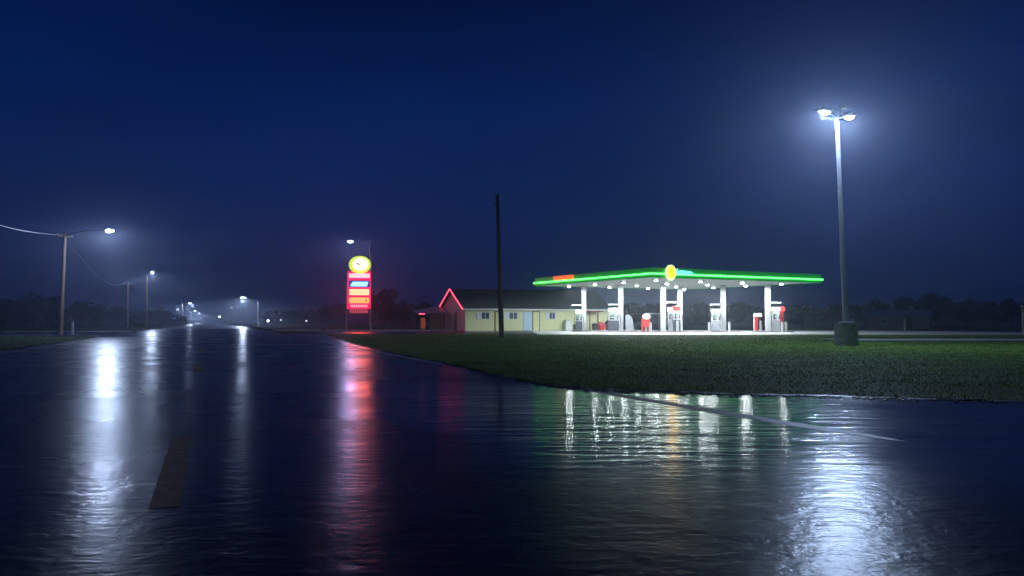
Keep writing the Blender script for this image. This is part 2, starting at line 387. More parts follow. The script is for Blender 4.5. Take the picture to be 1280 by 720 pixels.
# ceiling lamps
MB_l = [(2.4 + 4.8 * i, 2.4 + 4.4 * j) for i in range(4) for j in range(4)]
for x, y in MB_l:
    q = MB().box((x, y, CH - .035), (.55, .55, .07), bev=.015).build('lamp_housing', M_WHITE, can)
    MB().box((x, y, CH - .13), (.22, .22, .09), bev=.03).build('lens', M_CLED, q)
    spot(can, (x, y, CH - .22), 950, (.86, .96, 1), 180, .25, .12)
# columns with arm panels
cols = [(730, 79, -1, 'column left of the others, ice chest behind it'), (776, 76.5, -1, 'second column from the left, beside grey pump'),
        (829, 74, 1, 'tall column standing right of the red and white bin'), (850, 80, 0, 'column standing right behind the red topped pump'),
        (904, 77, -1, 'fifth column, alone between two bollards'), (960, 75, 1, 'rightmost column, between low red cabinet and red and white pump')]
for px, Y, arm, lab in cols:
    p = AT(px, 402, Y); c = empty('canopy_column', (p.x, p.y, .012), R(0), 'white square canopy ' + lab, 'column', 'columns holding up the canopy')
    MB().box((0, 0, CH / 2 + .04), (.44, .44, CH - .12), bev=.03).build('shaft', M_WHITE, c)
    MB().box((0, 0, .05), (.62, .62, .10), bev=.02).build('base_plate', M_GREY, c)
    MB().box((0, 0, CH - .08), (.60, .60, .07), bev=.01).build('capital', M_WHITE, c)
    if arm:
        MB().box((arm * .72, 0, 2.62 if arm < 0 else 2.75), (1.0, .30, .16), bev=.03).build('arm_panel', M_WHITE, c)
    # kerbed island
# islands
isl = [(737, 78.6, 3.4, 'left'), (777, 76.2, 4.0, 'second'), (836, 75.6, 6.2, 'middle'), (900, 76.8, 3.6, 'fourth'), (966, 74.6, 3.4, 'right')]
labs = ['raised concrete pump island carrying the leftmost pump', 'raised concrete pump island of the grey pump', 'long raised concrete pump island under the middle pumps',
        'raised concrete pump island of the white pump with two bollards', 'raised concrete pump island furthest right under the red topped pump']
for (px, Y, wd, _), lb in zip(isl, labs):
    p = AT(px, 402, Y)
    i_ = MB().box((0, 0, .07), (wd, 1.3, .14), bev=.03).build('pump_island', M_CONCB, loc=(p.x, p.y, .012)); tag(i_, lb, 'pump island', 'pump islands under the canopy')

def pump(px, Y, top, side, label, wd=.85, h=2.05, topcol=None):
    p = AT(px, 402, Y); r = empty('fuel_pump', (p.x, p.y - .02, .15), 0, label, 'fuel pump', 'fuel pumps under the canopy')
    MB().box((0, 0, h * .22), (wd, .5, h * .44), bev=.03).build('lower_cabinet', mat('pump_dark', (.06, .07, .09), .4) if side == 'd' else M_GREY, r)
    u = MB().box((0, 0, h * .62), (wd * .92, .46, h * .36), bev=.03).build('upper_cabinet', M_WHITE if side != 'r' else M_RED, r)
    MB().box((-.12, -.235, h * .66), (wd * .42, .03, .26), bev=.01).build('display', mat('display', (.1, .16, .14), .2, emis=(.3, .8, .6), es=.25), u)
    MB().box((-.12, -.236, h * .52), (wd * .34, .025, .12), bev=.008).build('keypad', M_BLACK, u)
    MB().box((0, 0, h * .91), (wd * 1.05, .54, h * .18), bev=.05).build('top_sign', top, r)
    for sx in (-1, 1):
        MB().tube([(sx * wd * .44, -.28, h * .70), (sx * (wd * .5 + .12), -.33, h * .62), (sx * (wd * .5 + .16), -.34, h * .30), (sx * (wd * .5 + .05), -.34, h * .12), (sx * wd * .40, -.30, h * .30)], .025).build('hose', M_BLACK, r)
        n = MB(); n.box((sx * wd * .34, -.29, h * .56), (.09, .12, .26), bev=.02, rx=R(12)); n.tube([(sx * wd * .34, -.33, h * .62), (sx * wd * .34, -.39, h * .68)], .022)
        n.build('nozzle', M_RED if side == 'r' else M_BLACK, r)
    return r
TW = mat('lit_white_top', (.85, .86, .86), .4, emis=(.9, .95, 1), es=.55)
TR = mat('red_top', (.6, .05, .05), .4, emis=(1, .1, .08), es=.35)
pump(723.5, 78, TW, 'd', 'slim dark fuel pump with white top, left of the leftmost column', .62, 2.0)
pump(767, 76, TW, 'd', 'dark and grey fuel pump left of the second column', .95, 2.15)
pump(839, 76.2, TW, 'g', 'white topped fuel pump just right of the third column', .62, 2.2)
pump(846, 74.4, TR, 'd', 'red topped dark fuel pump in front of the fourth column', .62, 2.3)
pump(894.5, 76.2, TW, 'g', 'grey and white fuel pump left of the fifth column', .78, 2.05)
pp_ = pump(969.5, 74.6, TW, 'g', 'white fuel pump with round red sign on top, by rightmost column', .72, 2.2)
MB().cyl((.62, -.05, 2.02), .26, .12, seg=20, axis='Y').build('round_sign', TR, pp_)
MB().box((.56, .05, 1.2), (.30, .30, 1.5), bev=.03).build('side_cabinet', M_RED, pp_)
# grey slanted unit right of column 776
p = AT(786, 402, 76.2)
o = MB().prism([(-.3, -.2, 0), (.5, -.2, 0), (.28, -.2, 1.2), (.05, -.2, 1.5), (-.3, -.2, 1.5)], (0, .4, 0)).build('windscreen_service_unit', M_GREY, loc=(p.x, p.y, .152)); tag(o, 'pale grey sloping service unit right of the second column', 'service unit')
# red bins with white domed tops
def bin_(px, Y, label, dome_r, legs):
    p = AT(px, 402, Y); r = empty('service_bin', (p.x, p.y, .012), 0, label, 'bin', 'red bins with pale tops')
    MB().box((0, 0, .85), (dome_r * 1.9, .5, .75), bev=.05).build('body', M_RED, r)
    for sx in (-1, 0, 1): MB().box((sx * dome_r * .75, 0, .25), (.14, .42, .50), bev=.01).build('leg', M_RED if sx else M_WHITE, r)
    d = MB(); q = bmesh.ops.create_uvsphere(d.b, u_segments=20, v_segments=12, radius=1)
    bmesh.ops.transform(d.b, matrix=Matrix.Translation((.06, -.08, 1.42 if dome_r < .5 else 1.35)) @ Matrix.Diagonal((dome_r, .34, .32 if dome_r < .5 else .19, 1)), verts=q['verts'])
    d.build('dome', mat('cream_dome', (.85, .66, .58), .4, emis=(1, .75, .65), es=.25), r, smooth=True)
bin_(807, 75, 'squat red bin with big cream dome left of the third column', .40, 0)
p = AT(945.5, 402, 75)
r = empty('squeegee_station', (p.x, p.y, .012), 0, 'narrow dark red cabinet with white oval cap left of the rightmost column', 'cabinet')
MB().box((-.05, 0, .72), (.30, .34, 1.44), bev=.03).build('body', M_RED, r)
MB().box((-.23, -.02, .7), (.06, .30, 1.35), bev=.01).build('side_rail', M_WHITE, r)
MB().cyl((.12, 0, 1.62), .42, .30, .34, seg=24, sc=(1, .55)).build('cap', TW, r, smooth=True)
# dark rack beside column 829
p = AT(817, 402, 76); r = empty('display_rack', (p.x, p.y, .012), 0, 'dark metal rack with flat top behind the cream domed bin', 'rack')
for sx in (-.5, .5): MB().box((sx, 0, .85), (.07, .4, 1.7)).build('post', M_DSTEEL, r)
MB().box((0, 0, 1.74), (1.25, .6, .07)).build('top', M_GREY, r)
for z in (.45, .95, 1.35): MB().box((0, 0, z), (.92, .38, .05)).build('shelf', M_DSTEEL, r)
# bollards
bp = MB().cyl((0, 0, .47), .12, .94, seg=16).build('bollard', M_WHITE, smooth=True)
b0 = True
for px, Y, lb in [(813, 72.6, 'pale bollard right beside the cream domed red bin'), (886.5, 74.2, 'pale bollard left of the grey and white pump'), (911.5, 74.6, 'pale bollard right of the fifth column'),
                  (978, 73.4, 'slim pale bollard right of the red and white pump, left one of two'), (982.5, 73.6, 'pale bollard standing rightmost under the canopy'),
                  (847, 72.4, 'pale bollard in front of the red topped pump'), (951, 76, 'short pale bollard between red cabinet and rightmost column')]:
    o = bp if b0 else bp.copy()
    if not b0: COL.objects.link(o)
    b0 = False; q = AT(px, 402, Y); o.location = (q.x, q.y, .15 if px in (847, 951) else .012); tag(o, lb, 'bollard', 'bollards by the pump islands')

# ------------------------------------------------------------------ station building
BX, BY = -4.9, 84.0; ang = math.atan2(.39, .92); BL, BWd, EH, RH = 17.3, 7.8, 2.42, 4.45
bl = empty('station_building', (BX, BY, .012), ang, 'long low yellow sided shop with dark roof and pink lit gable', 'building')
w_ = MB(); w_.box((BL / 2, BWd / 2, EH / 2), (BL, BWd, EH))
w_.build('wall', M_SIDING, bl)
s_ = MB()
for k in range(12): s_.box((BL / 2 + .01, -.012, .12 + k * .19), (BL - .02, .02, .165), rx=R(4))
s_.build('siding', M_SIDING, bl)
g = MB().prism([(-.05, -.02, 0), (-.05, BWd + .02, 0), (-.05, BWd + .02, EH), (-.05, BWd / 2, RH - .06), (-.05, -.02, EH)], (.045, 0, 0))
ge = g.build('gable_wall', M_PINKW, bl)
oh = .42; sl = (RH - EH) / (BWd / 2)
rf = MB()
for sy in (0, 1):
    y0 = -oh if sy == 0 else BWd + oh; ym = BWd / 2; z0 = EH - oh * sl
    pr = [(-.40, y0, z0 + .02), (-.40, ym, RH + .02), (-.40, ym, RH + .16), (-.40, y0, z0 + .16)]
    rf.prism(pr, (BL + .7, 0, 0))
rfo = rf.build('roof', M_ROOF, bl)
MB().box((BL / 2 - .05, -oh - .03, EH - oh * sl + .07), (BL + .66, .05, .17)).build('gutter', M_WHITE, rfo)
neon = mat('pink_neon', (.9, .2, .3), .4, emis=(1, .06, .11), es=4.5)
for sy in (0, 1):
    y0 = -oh if sy == 0 else BWd + oh
    MB().tube([(-.45, y0, EH - oh * sl + .08), (-.45, BWd / 2, RH + .10)], .05).build('neon_tube', neon, rfo)
for x, wd in ((2.0, 1.5), (5.2, 1.6), (9.9, 1.2)):
    fr = MB().box((x, -.05, 1.62), (wd, .07, .80)).build('window', M_WHITE, bl)
    for k in range(3 if wd > 1.3 else 3):
        ww = (wd - .14) / 3
        MB().box((x - wd / 2 + .07 + ww * (k + .5), -.075, 1.62), (ww - .06, .04, .66)).build('pane', M_GLASS if (k != 0) else mat('lit_blind', (.5, .55, .65), .5), fr)
dB = mat('brown_door_frame', (.14, .09, .05), .7)
q = MB(); q.box((3.35, -.05, 1.05), (.12, .08, 2.1)); q.box((3.55, -.05, 2.05), (.5, .08, .1)); q.build('downpipe_frame', dB, bl)
d = MB().box((7.1, -.05, 1.02), (1.0, .07, 2.02)).build('door', mat('pale_blue_door', (.35, .45, .62), .4, var=.1), bl)
MB().cyl((7.48, -.11, 1.0), .04, .06, axis='Y').build('handle', M_STEEL, d)
q = MB(); q.box((7.75, -.05, 1.05), (.09, .08, 2.1)); q.box((8.55, -.05, 1.05), (.09, .08, 2.1)); q.box((8.15, -.05, 2.1), (.9, .085, .09)); fo = q.build('door_frame', dB, bl)
MB().box((8.15, -.045, 1.0), (.70, .05, 1.98)).build('door', M_SIDING, bl)
d = MB().box((-.06, 3.0, 1.0), (.05, 1.0, 2.0)).build('gable_door', mat('dark_red_door', (.12, .04, .04), .6), bl)
MB().box((-.07, 4.6, 1.2), (.05, .5, 1.3)).build('gable_door', M_PINKW, bl)
MB().box((14.0, 4.6, RH - .1), (.5, .5, .9)).build('vent_stack', M_DSTEEL, rfo)
# lean-to shed
q = AT(553, 402, 90.3); sh = empty('lean_to_shed', (q.x - .15, q.y, .012), ang, 'small open shed with sloping roof left of the pink gable', 'shed')
MB().prism([(-3.3, -2.5, 1.72), (.1, -2.5, 1.95), (.1, .8, 2.72), (-3.0, .8, 2.15)], (0, 0, .09)).build('roof', mat('tin_roof', (.13, .17, .24), .5), sh)
for x, y in ((-3.1, -2.3), (-3.1, .3), (-.4, -2.3)): MB().box((x, y, .88), (.12, .12, 1.76)).build('post', M_DWOOD, sh)
MB().box((-.9, -1.2, .95), (1.6, .08, 1.9)).build('back_panel', mat('brown_boards', (.38, .24, .13), .75, var=.2), sh)
MB().box((-2.1, .1, .8), (.5, .3, 1.2), bev=.03).build('doorway_glow', mat('orange_doorway_glow', (.5, .16, .05), .6, emis=(1, .2, .04), es=.16), sh)  # added glowing box: orange light of the shed's doorway put into its material
MB().box((-3.0, -2.56, 1.82), (.6, .05, .10)).build('edge_light', neon, sh)
# objects by the shop wall
def onwall(x, y): v = Vector((x, y)); c, s = math.cos(ang), math.sin(ang); return (BX + c * x - s * y, BY + s * x + c * y, .012)
r = empty('ice_chest', onwall(11.7, -.6), ang, 'low white ice chest against the yellow wall, near leftmost pump', 'ice chest')
MB().box((0, 0, .55), (.75, .6, 1.1), bev=.04, taper=.85).build('body', M_WHITE, r); MB().box((0, 0, 1.14), (.62, .52, .07), bev=.02).build('lid', M_GREY, r)
r = empty('trash_can', onwall(12.5, -.9), ang, 'small dark trash can with grey lid right of the ice chest', 'trash can')
MB().cyl((0, 0, .33), .19, .66, .23, seg=16).build('body', M_BLACK, r, smooth=True); MB().cyl((0, 0, .70), .25, .08, .18, seg=16).build('lid', M_GREY, r, smooth=True)
r = empty('shop_entrance_porch', onwall(14.8, -.9), ang, 'dark red porch frame at the shop wall right of the leftmost column', 'porch')
MB().box((0, 0, 2.12), (1.7, 1.2, .14)).build('awning', mat('maroon', (.16, .03, .035), .6), r)
MB().box((.25, -.5, 1.05), (.12, .12, 2.1)).build('post', mat('maroon', (.16, .03, .035), .6), r)
MB().box((-.75, -.5, 1.05), (.10, .10, 2.1)).build('post', mat('maroon', (.16, .03, .035), .6), r)
def barrel(x, y, m, lb, rr, h):
    r = empty('planter_tub', onwall(x, y), ang, lb, 'tub', 'tubs in front of the shop')
    MB().cyl((0, 0, h * .5), rr * .8, h, rr, seg=18).build('tub', m, r, smooth=True)
    d = MB(); q = bmesh.ops.create_icosphere(d.b, subdivisions=3, radius=rr * .95)
    for v_ in q['verts']:
        v_.co *= random.uniform(.75, 1.2); v_.co.z = v_.co.z * .7 + h + .08
    d.build('plant', M_LEAF if m is not M_RED else mat('pink_flowers', (.6, .12, .14), .6), r)
barrel(15.1, -2.1, M_RED, 'red tub of pink flowers by the maroon porch', .38, .62)
barrel(16.1, -2.0, mat('maroon', (.16, .03, .035), .6), 'dark maroon round tub right of the red tub', .45, .75)
barrel(14.2, -2.2, M_DWOOD, 'brown wooden tub left of the red tub', .3, .55)

# ------------------------------------------------------------------ price sign
SY = 87.5; q = AT(448.5, 402, SY); sg = empty('price_sign', (q.x, q.y, 0), R(10.9), 'tall red lit price sign with round yellow emblem on top', 'sign')
def zz(y): return 1 + (402 - y) * SY / 1000
def xx(px): return (px - 448.5) * SY / 1000
def pan(name, x0, x1, y0, y1, m, dep=-.02, par=None, th=.06):
    return MB().box(((xx(x0) + xx(x1)) / 2, dep - .25, (zz(y0) + zz(y1)) / 2), (xx(x1) - xx(x0), th, zz(y0) - zz(y1)), bev=.01).build(name, m, par or sg)
for px, top in ((433.5, 352), (463, 316)):
    MB().box((xx(px), .05, zz(top) / 2), (.16, .16, zz(top)), bev=.02).build('post', M_STEEL, sg)
red = mat('sign_red', (.6, .03, .04), .4, emis=(1, .008, .085), es=1.7)
cab = MB().box((0, 0, (zz(339.5) + zz(386)) / 2), (xx(463) - xx(434.5), .44, zz(339.5) - zz(386)), bev=.03).build('cabinet', red, sg)
E = lambda n, c, s: mat(n, c, .4, emis=c, es=s)
pan('price_panel', 436, 461.5, 342, 347.5, E('pink_white_panel', (1, .06, .07), 14), -.02)
pl = pan('brand_panel', 435.5, 461.8, 350.5, 359.5, E('deep_blue_panel', (.01, .08, .35), .6), -.02)
MB().prism([(xx(438), -.32, zz(358)), (xx(458), -.32, zz(358)), (xx(459.5), -.32, zz(352.5)), (xx(441), -.32, zz(352.5)), (xx(439), -.32, zz(355))], (0, -.04, 0)).build('brand_lettering', E('cyan_white', (.25, .9, 1), 2.4), pl)
for y0, y1, c, s in ((361.5, 369, (1, .07, .036), 14), (372, 379, (1, .045, .013), 14)):
    k = pan('price_panel', 436.5, 461, y0, y1, E('amber_panel%d' % y0, c, s), -.02)
pan('small_panel', 438, 459, 381, 384, E('pink_panel', (1, .16, .22), 2.2), -.02)
pan('lower_panel', 437, 460, 385.5, 391.5, E('dull_red_panel', (.5, .05, .09), .5), .05)
mk = MB()
for k in range(8): mk.box((xx(438.6 + k * 2.8), -.28, zz(389)), (.06, .05, .36))
mk.build('lettering', E('dim_pink', (.9, .25, .35), .5), sg)
pan('blank_panel', 436, 461, 392.5, 403, mat('purple_panel', (.10, .06, .24), .5), .2)
dk = mat('dark_letter', (.05, .02, .02), .6)
pan('lettering', 456.5, 458.2, 375, 377, dk, -.06)
for y0, y1 in ((342.9, 346.4), (363, 367.5), (373, 378)):
    for k in range(6): 
        x0 = 438 + k * 3.9
        pan('numeral', x0 + .3, x0 + .75, y0 + .7, y1 - .3, E('red_numeral', (1, .10, .05), 3), -.052, th=.02)
dsc = MB().cyl((xx(449.3), 0, zz(331)), 1.16, .46, seg=40, axis='Y', sc=(1.02, .84)).build('emblem', E('yellow_disc', (.72, .90, .10), 1.05), sg)
MB().cyl((xx(450), -.25, zz(330.5)), .82, .05, seg=32, axis='Y', sc=(1.02, .84)).build('emblem_centre', E('pale_disc', (1, 1, .70), 1.5), dsc)
MB().prism([(xx(444.6), -.30, zz(329.4)), (xx(446.3), -.30, zz(328.5)), (xx(449.5), -.30, zz(331)), (xx(448.6), -.30, zz(331.8)), (xx(446.6), -.30, zz(330.8))], (0, -.03, 0)).build('emblem_mark', dk, dsc)

# ------------------------------------------------------------------ lamps and poles
def lamp_pole(name, base, top, arm_end, label, cat, m, r0, r1, power, lensm=M_LAMP, group=None, head=.75, col=(.54, .68, 1), cross=False, lamp=True, fromz=None, angle=140, tilt=(0,0)):
    """base (x,y), top (x,y,z), arm_end (x,y,z) world"""
    r = empty(name, (base[0], base[1], 0), 0, label, cat, group)
    B = Vector((base[0], base[1], 0)); T = Vector(top) - B
    MB().tube([(0, 0, -.02), T * .5, T], r0, r1, 10).build('pole', m, r, smooth=True)
    if cross:
        MB().box((T.x, T.y, T.z - .35), (1.5, .09, .11), rz=cross).build('crossarm', m, r)
        for s in (-.6, 0, .6): MB().cyl((T.x + s * math.cos(cross), T.y + s * math.sin(cross), T.z - .22), .045, .16, .03, seg=8).build('insulator', M_GREY, r)
    if lamp:
        Ae = Vector(arm_end) - B; st = T - Vector((0, 0, .25))
        mid = st.lerp(Ae, .5) + Vector((0, 0, .22)); a = MB().tube([st, mid, Ae], .03, .025).build('arm', M_DSTEEL, r, smooth=True)
        rz = math.atan2(Ae.y - st.y, Ae.x - st.x)
        h = MB(); h.box((Ae.x, Ae.y, Ae.z + .06), (head, .30, .16), rz=rz, bev=.05, taper=.75); h_ = h.build('lamp_head', M_GREY, r)
        h = MB(); qs = bmesh.ops.create_uvsphere(h.b, u_segments=16, v_segments=8, radius=1)
        bmesh.ops.transform(h.b, matrix=Matrix.Translation((Ae.x, Ae.y, Ae.z - .03)) @ Matrix.Rotation(rz, 4, 'Z') @ Matrix.Diagonal((head * .50, .19, .15, 1)), verts=qs['verts'])
        h.build('lens', lensm, h_, smooth=True)
        spot(r, (Ae.x, Ae.y, Ae.z - .18), power, col, 180, .12, .14, target=(Ae.x, Ae.y, 0))
    return r
def top_at(px, py, Y): q = AT(px, py, Y); return (q.x, q.y, q.z)
# first wooden pole on the left
bY = 62; q = AT(76, 402, bY)
lamp_pole('utility_pole', (q.x, bY), top_at(81.5, 290, bY), top_at(137, 288, bY - 1), 'brown wooden pole nearest on the left, with lamp on long arm', 'utility pole', M_WOOD, .17, .12, 4200, cross=R(70), group='wooden poles along the road', tilt=(1.5, -.5))
q = AT(183, 402, 124)
lamp_pole('utility_pole', (q.x, 124), top_at(183.5, 343, 124), top_at(190.5, 340, 121), 'wooden pole with lamp second along the left of the road', 'utility pole', M_WOOD, .17, .12, 2800, group='wooden poles along the road', tilt=(1.5, 0))
q = AT(159, 402, 122)
lamp_pole('utility_pole', (q.x, 122), top_at(159.5, 352, 122), None, 'thin wooden pole without lamp carrying a wire, far left', 'utility pole', M_WOOD, .16, .11, 0, cross=R(60), lamp=False, group='wooden poles along the road')
far = [(237.5, 379, 310, 'third lamp along the left of the road'), (244, 388.5, 500, 'small far lamp left of the vanishing road'), (249, 391.5, 650, 'tiny farthest lamp where the road vanishes')]
for px, py, Y, lb in far:
    t = AT(px, py, Y); x = t.x - 3
    lamp_pole('street_lamp', (x, Y), (x, Y, t.z + .1), (t.x, t.y, t.z), lb, 'street lamp', M_WOOD, .16, .12, 20000, group='lamps along the road', head=1.3)
t = AT(304, 372, 178); q = AT(323, 402, 178)
lamp_pole('street_lamp', (q.x, 178), top_at(322.5, 377, 178), tuple(t), 'grey street lamp right of the road with bright head', 'street lamp', M_STEEL, .16, .10, 14000, group='lamps along the road', head=1.3)
bY = 91; q = AT(463.5, 402, bY + 1.5)
lamp_pole('street_lamp', (q.x, bY + 1.5), top_at(462, 300, bY + 1.5), top_at(438, 301.5, bY), 'thin dark street lamp behind the red price sign, bluish light', 'street lamp', M_DSTEEL, .09, .07, 1500, lensm=M_LAMPB, col=(.45, .5, 1), group='lamps along the road')
# far points of light beside the road
for px, py, Y, es_, lb in [(274.5, 396, 420, 1, 'bright low far lamp left of the centre road'), (289.5, 384.5, 330, .3, 'faint bluish far lamp above the road'), (335, 401, 260, .6, 'small low white lamp right of the road'),
                      (351, 400, 300, .25, 'faint low lamp between two others right of the road'), (367, 397, 280, .6, 'small white lamp in front of the dark trees'), (383, 401, 300, .25, 'faint rightmost low lamp before the trees'), (222, 387, 320, .25, 'faint greyish lamp among the left trees')]:
    t = AT(px, py, Y); r = empty('yard_light', (t.x, t.y, 0), 0, lb, 'lamp', 'far yard lights')
    MB().cyl((0, .2, t.z / 2), .08, t.z, seg=8).build('pole', M_DSTEEL, r)
    MB().cyl((0, 0, t.z), .30 * (.6 + es_ * .7), .5, seg=12, axis='Y').build('lens', mat('yard_lens%d' % int(es_ * 100), (.9, .9, .9), .4, emis=(.75, .82, 1), es=14 * es_), r)
# tall dark pole in the middle
q = AT(627, 402, 50)
r = lamp_pole('utility_pole', (q.x, 50), top_at(621.5, 243, 50), None, 'tall bare dark pole standing on the lawn before the shop', 'utility pole', M_DWOOD, .17, .11, 0, lamp=False)
T = AT(621.5, 256, 50) - Vector((q.x, 50, 0)); MB().tube([T, T + Vector((-.28, 0, .05))], .03).build('peg', M_DSTEEL, r)
# wires
def wire(a, b, sag, label):
    a = Vector(a); b = Vector(b); P = []
    for i in range(17):
        t = i / 16; p = a.lerp(b, t); p.z -= sag * 4 * t * (1 - t); P.append(p)
    o = MB().tube(P, .032, seg=5).build('overhead_wire', M_WIRE, smooth=True); tag(o, label, 'wire', 'overhead wires between the poles')
a = AT(81, 293, 62); b_ = AT(-40, 268, 50); wire(a, b_, .35, 'pale sagging wire left of the nearest pole')
wire(AT(82, 293, 62), AT(159, 352, 122), 1.9, 'wire sagging from the nearest pole to the lampless pole')
wire(AT(159.5, 352, 122), AT(200, 378, 200), 1.0, 'wire running on right of the lampless pole')
# big floodlight mast on the right
mY = 33.2; q = AT(1057.5, 402, mY); tp = AT(1046, 148, mY) - Vector((q.x, mY, 0))
ms = empty('floodlight_mast', (q.x, mY, .03), 0, 'tall pale steel mast with floodlights on a round concrete base', 'floodlight mast')
MB().cyl((0, 0, .45), .47, .94, .46, seg=28).build('base', M_CONCB, ms, smooth=True)
fl = MB(); fl.box((0, 0, .95), (.46, .46, .04), bev=.01)
fl.build('flange', M_STEEL, ms)
for sx in (-1, 1):
    for sy in (-1, 1): MB().cyl((sx * .17, sy * .17, 1.01), .03, .12, seg=8).build('anchor_bolt', M_STEEL, ms)
MB().tube([(0, 0, .96), Vector((tp.x * .5, 0, tp.z * .5 + .4)), tp], .125, .075, 14).build('pole', M_STEEL, ms, smooth=True)
def flood(dx, dy, dz, sx, lit, power, lab):
    c = tp + Vector((dx, dy, dz)); MB().tube([tp - Vector((0, 0, .05)), c], .035).build('arm', M_STEEL, ms)
    rz = math.atan2(dy, dx)
    h = MB().box((c.x, c.y, c.z + .03), (.62 * sx, .36, .14), rz=rz, bev=.04).build('floodlight', M_GREY, ms)
    if lit:
        l = MB(); qs = bmesh.ops.create_uvsphere(l.b, u_segments=18, v_segments=8, radius=1)
        bmesh.ops.transform(l.b, matrix=Matrix.Translation((c.x, c.y, c.z - .06)) @ Matrix.Rotation(rz, 4, 'Z') @ Matrix.Diagonal((.24 * sx, .16, .11, 1)), verts=qs['verts'])
        l.build('lens', M_LAMP, h, smooth=True)
        spot(ms, (c.x, c.y, c.z - .24), power, (.50, .67, 1), 180, .25, .16, target=(c.x, c.y, 0))
flood(-.62, -.30, .22, 1.15, True, 2500, 'l'); flood(.42, -.25, .02, .85, True, 1700, 'r'); flood(.5, .5, .55, .7, False, 0, 'b')
# small posts
q = G(90.5, 418); r = empty('marker_post', (q[0], q[1], 0), 0, 'short pale post on the grass right of the nearest left pole', 'post')
MB().box((0, 0, .5), (.17, .12, 1.0), bev=.02).build('post', M_GREY, r); MB().box((0, -.065, .82), (.13, .012, .2)).build('reflector', M_WHITE, r)

# ------------------------------------------------------------------ far house on the right
q = AT(1120, 402, 120); h = empty('farmhouse', (q.x, q.y, 0), R(-18), 'distant low house with pale roof in front of dark trees', 'house')
MB().box((0, 0, .95), (8.2, 5, 1.9)).build('wall', mat('house_wall', (.16, .17, .18), .8), h)
rr = MB(); rr.prism([(-4.6, -3, 1.7), (-4.6, 0, 2.75), (-4.6, 3, 1.7)], (9.2, 0, 0)); ro = rr.build('roof', mat('pale_tin_roof', (.30, .36, .46), .4), h)
MB().box((2.2, 0, 2.9), (.5, .5, .7)).build('chimney', M_CONCB, ro)
fr = MB().box((-2, -2.53, 1.1), (1.0, .06, .8)).build('window', M_WHITE, h); MB().box((-2, -2.57, 1.1), (.85, .04, .65)).build('pane', M_GLASS, fr)
MB().box((1.4, -2.53, .95), (.9, .06, 1.85)).build('door', M_DWOOD, h)
q = AT(1131, 402, 95); o = MB().box((0, 0, .65), (.22, .12, 1.3), bev=.02).build('marker_post', M_WHITE, loc=(q.x, q.y, -.05)); tag(o, 'short white post in front of the distant house', 'post')
q = AT(1279, 402, 62); r = empty('utility_box', (q.x + .1, q.y, 0), 0, 'tall grey utility post cut by the right edge of the photo', 'utility post')
MB().box((0, 0, 1.0), (.30, .25, 2.2), bev=.03).build('body', M_DSTEEL, r); MB().box((0, 0, 2.2), (.38, .33, .08), bev=.02).build('cap', M_GREY, r)

# ------------------------------------------------------------------ trees
def leaf_mesh(name, blobs, n, size):
    V = np.zeros((n, 4, 3)); wts = np.array([b[3] ** 2 for b in blobs]); wts = wts / wts.sum()
    idx = rng.choice(len(blobs), n, p=wts); B = np.array(blobs)
    d = rng.normal(size=(n, 3)); d /= np.linalg.norm(d, axis=1)[:, None]
    rad = B[idx, 3] * (.55 + .55 * rng.random(n)); sc = B[idx, 4] if B.shape[1] > 4 else np.ones(n)
    c = B[idx, :3] + d * rad[:, None] * np.c_[np.ones(n), np.ones(n), sc]
    a = rng.normal(size=(n, 3)); a /= np.linalg.norm(a, axis=1)[:, None]
    b = np.cross(a, rng.normal(size=(n, 3))); b /= np.linalg.norm(b, axis=1)[:, None]
    s = size * (.5 + rng.random(n))[:, None]
    V[:, 0] = c - a * s; V[:, 1] = c + b * s * .6; V[:, 2] = c + a * s; V[:, 3] = c - b * s * .6
    me = bpy.data.meshes.new(name); me.from_pydata(V.reshape(-1, 3).tolist(), [], np.arange(n * 4).reshape(-1, 4).tolist()); me.materials.append(M_LEAF)
    return me
def make_tree(H, W, seed):
    rs = random.Random(seed); r = empty('broadleaf_tree', (0, 0, 0))
    tr = MB(); tr.tube([(0, 0, -.1), (.05 * H * rs.uniform(-1, 1), 0, H * .35), (0, .1, H * .8)], .028 * H, .008 * H)
    bl_ = []
    for k in range(13):
        a = rs.random() * 6.28; z = H * rs.uniform(.28, .84); q = W * .5 * rs.uniform(.2, .75) * (1.15 - abs(z / H - .5))
        c = (math.cos(a) * q, math.sin(a) * q, z); bl_.append((*c, W * rs.uniform(.14, .24), .8))
        tr.tube([(0, 0, z * .55), (c[0] * .5, c[1] * .5, z * .82), c], .010 * H, .003 * H, 6)
    bl_.append((0, 0, H * .86, W * .17, .8))
    tr.build('trunk', M_BARK, r)
    me = leaf_mesh('crown', bl_, 2600, .032 * H); o = bpy.data.objects.new('crown', me); COL.objects.link(o); o.parent = r
    return r
protos = [make_tree(8, 8, 1), make_tree(8, 10, 2), make_tree(8, 6.5, 3), make_tree(8, 9, 4)]
used = [False] * 4
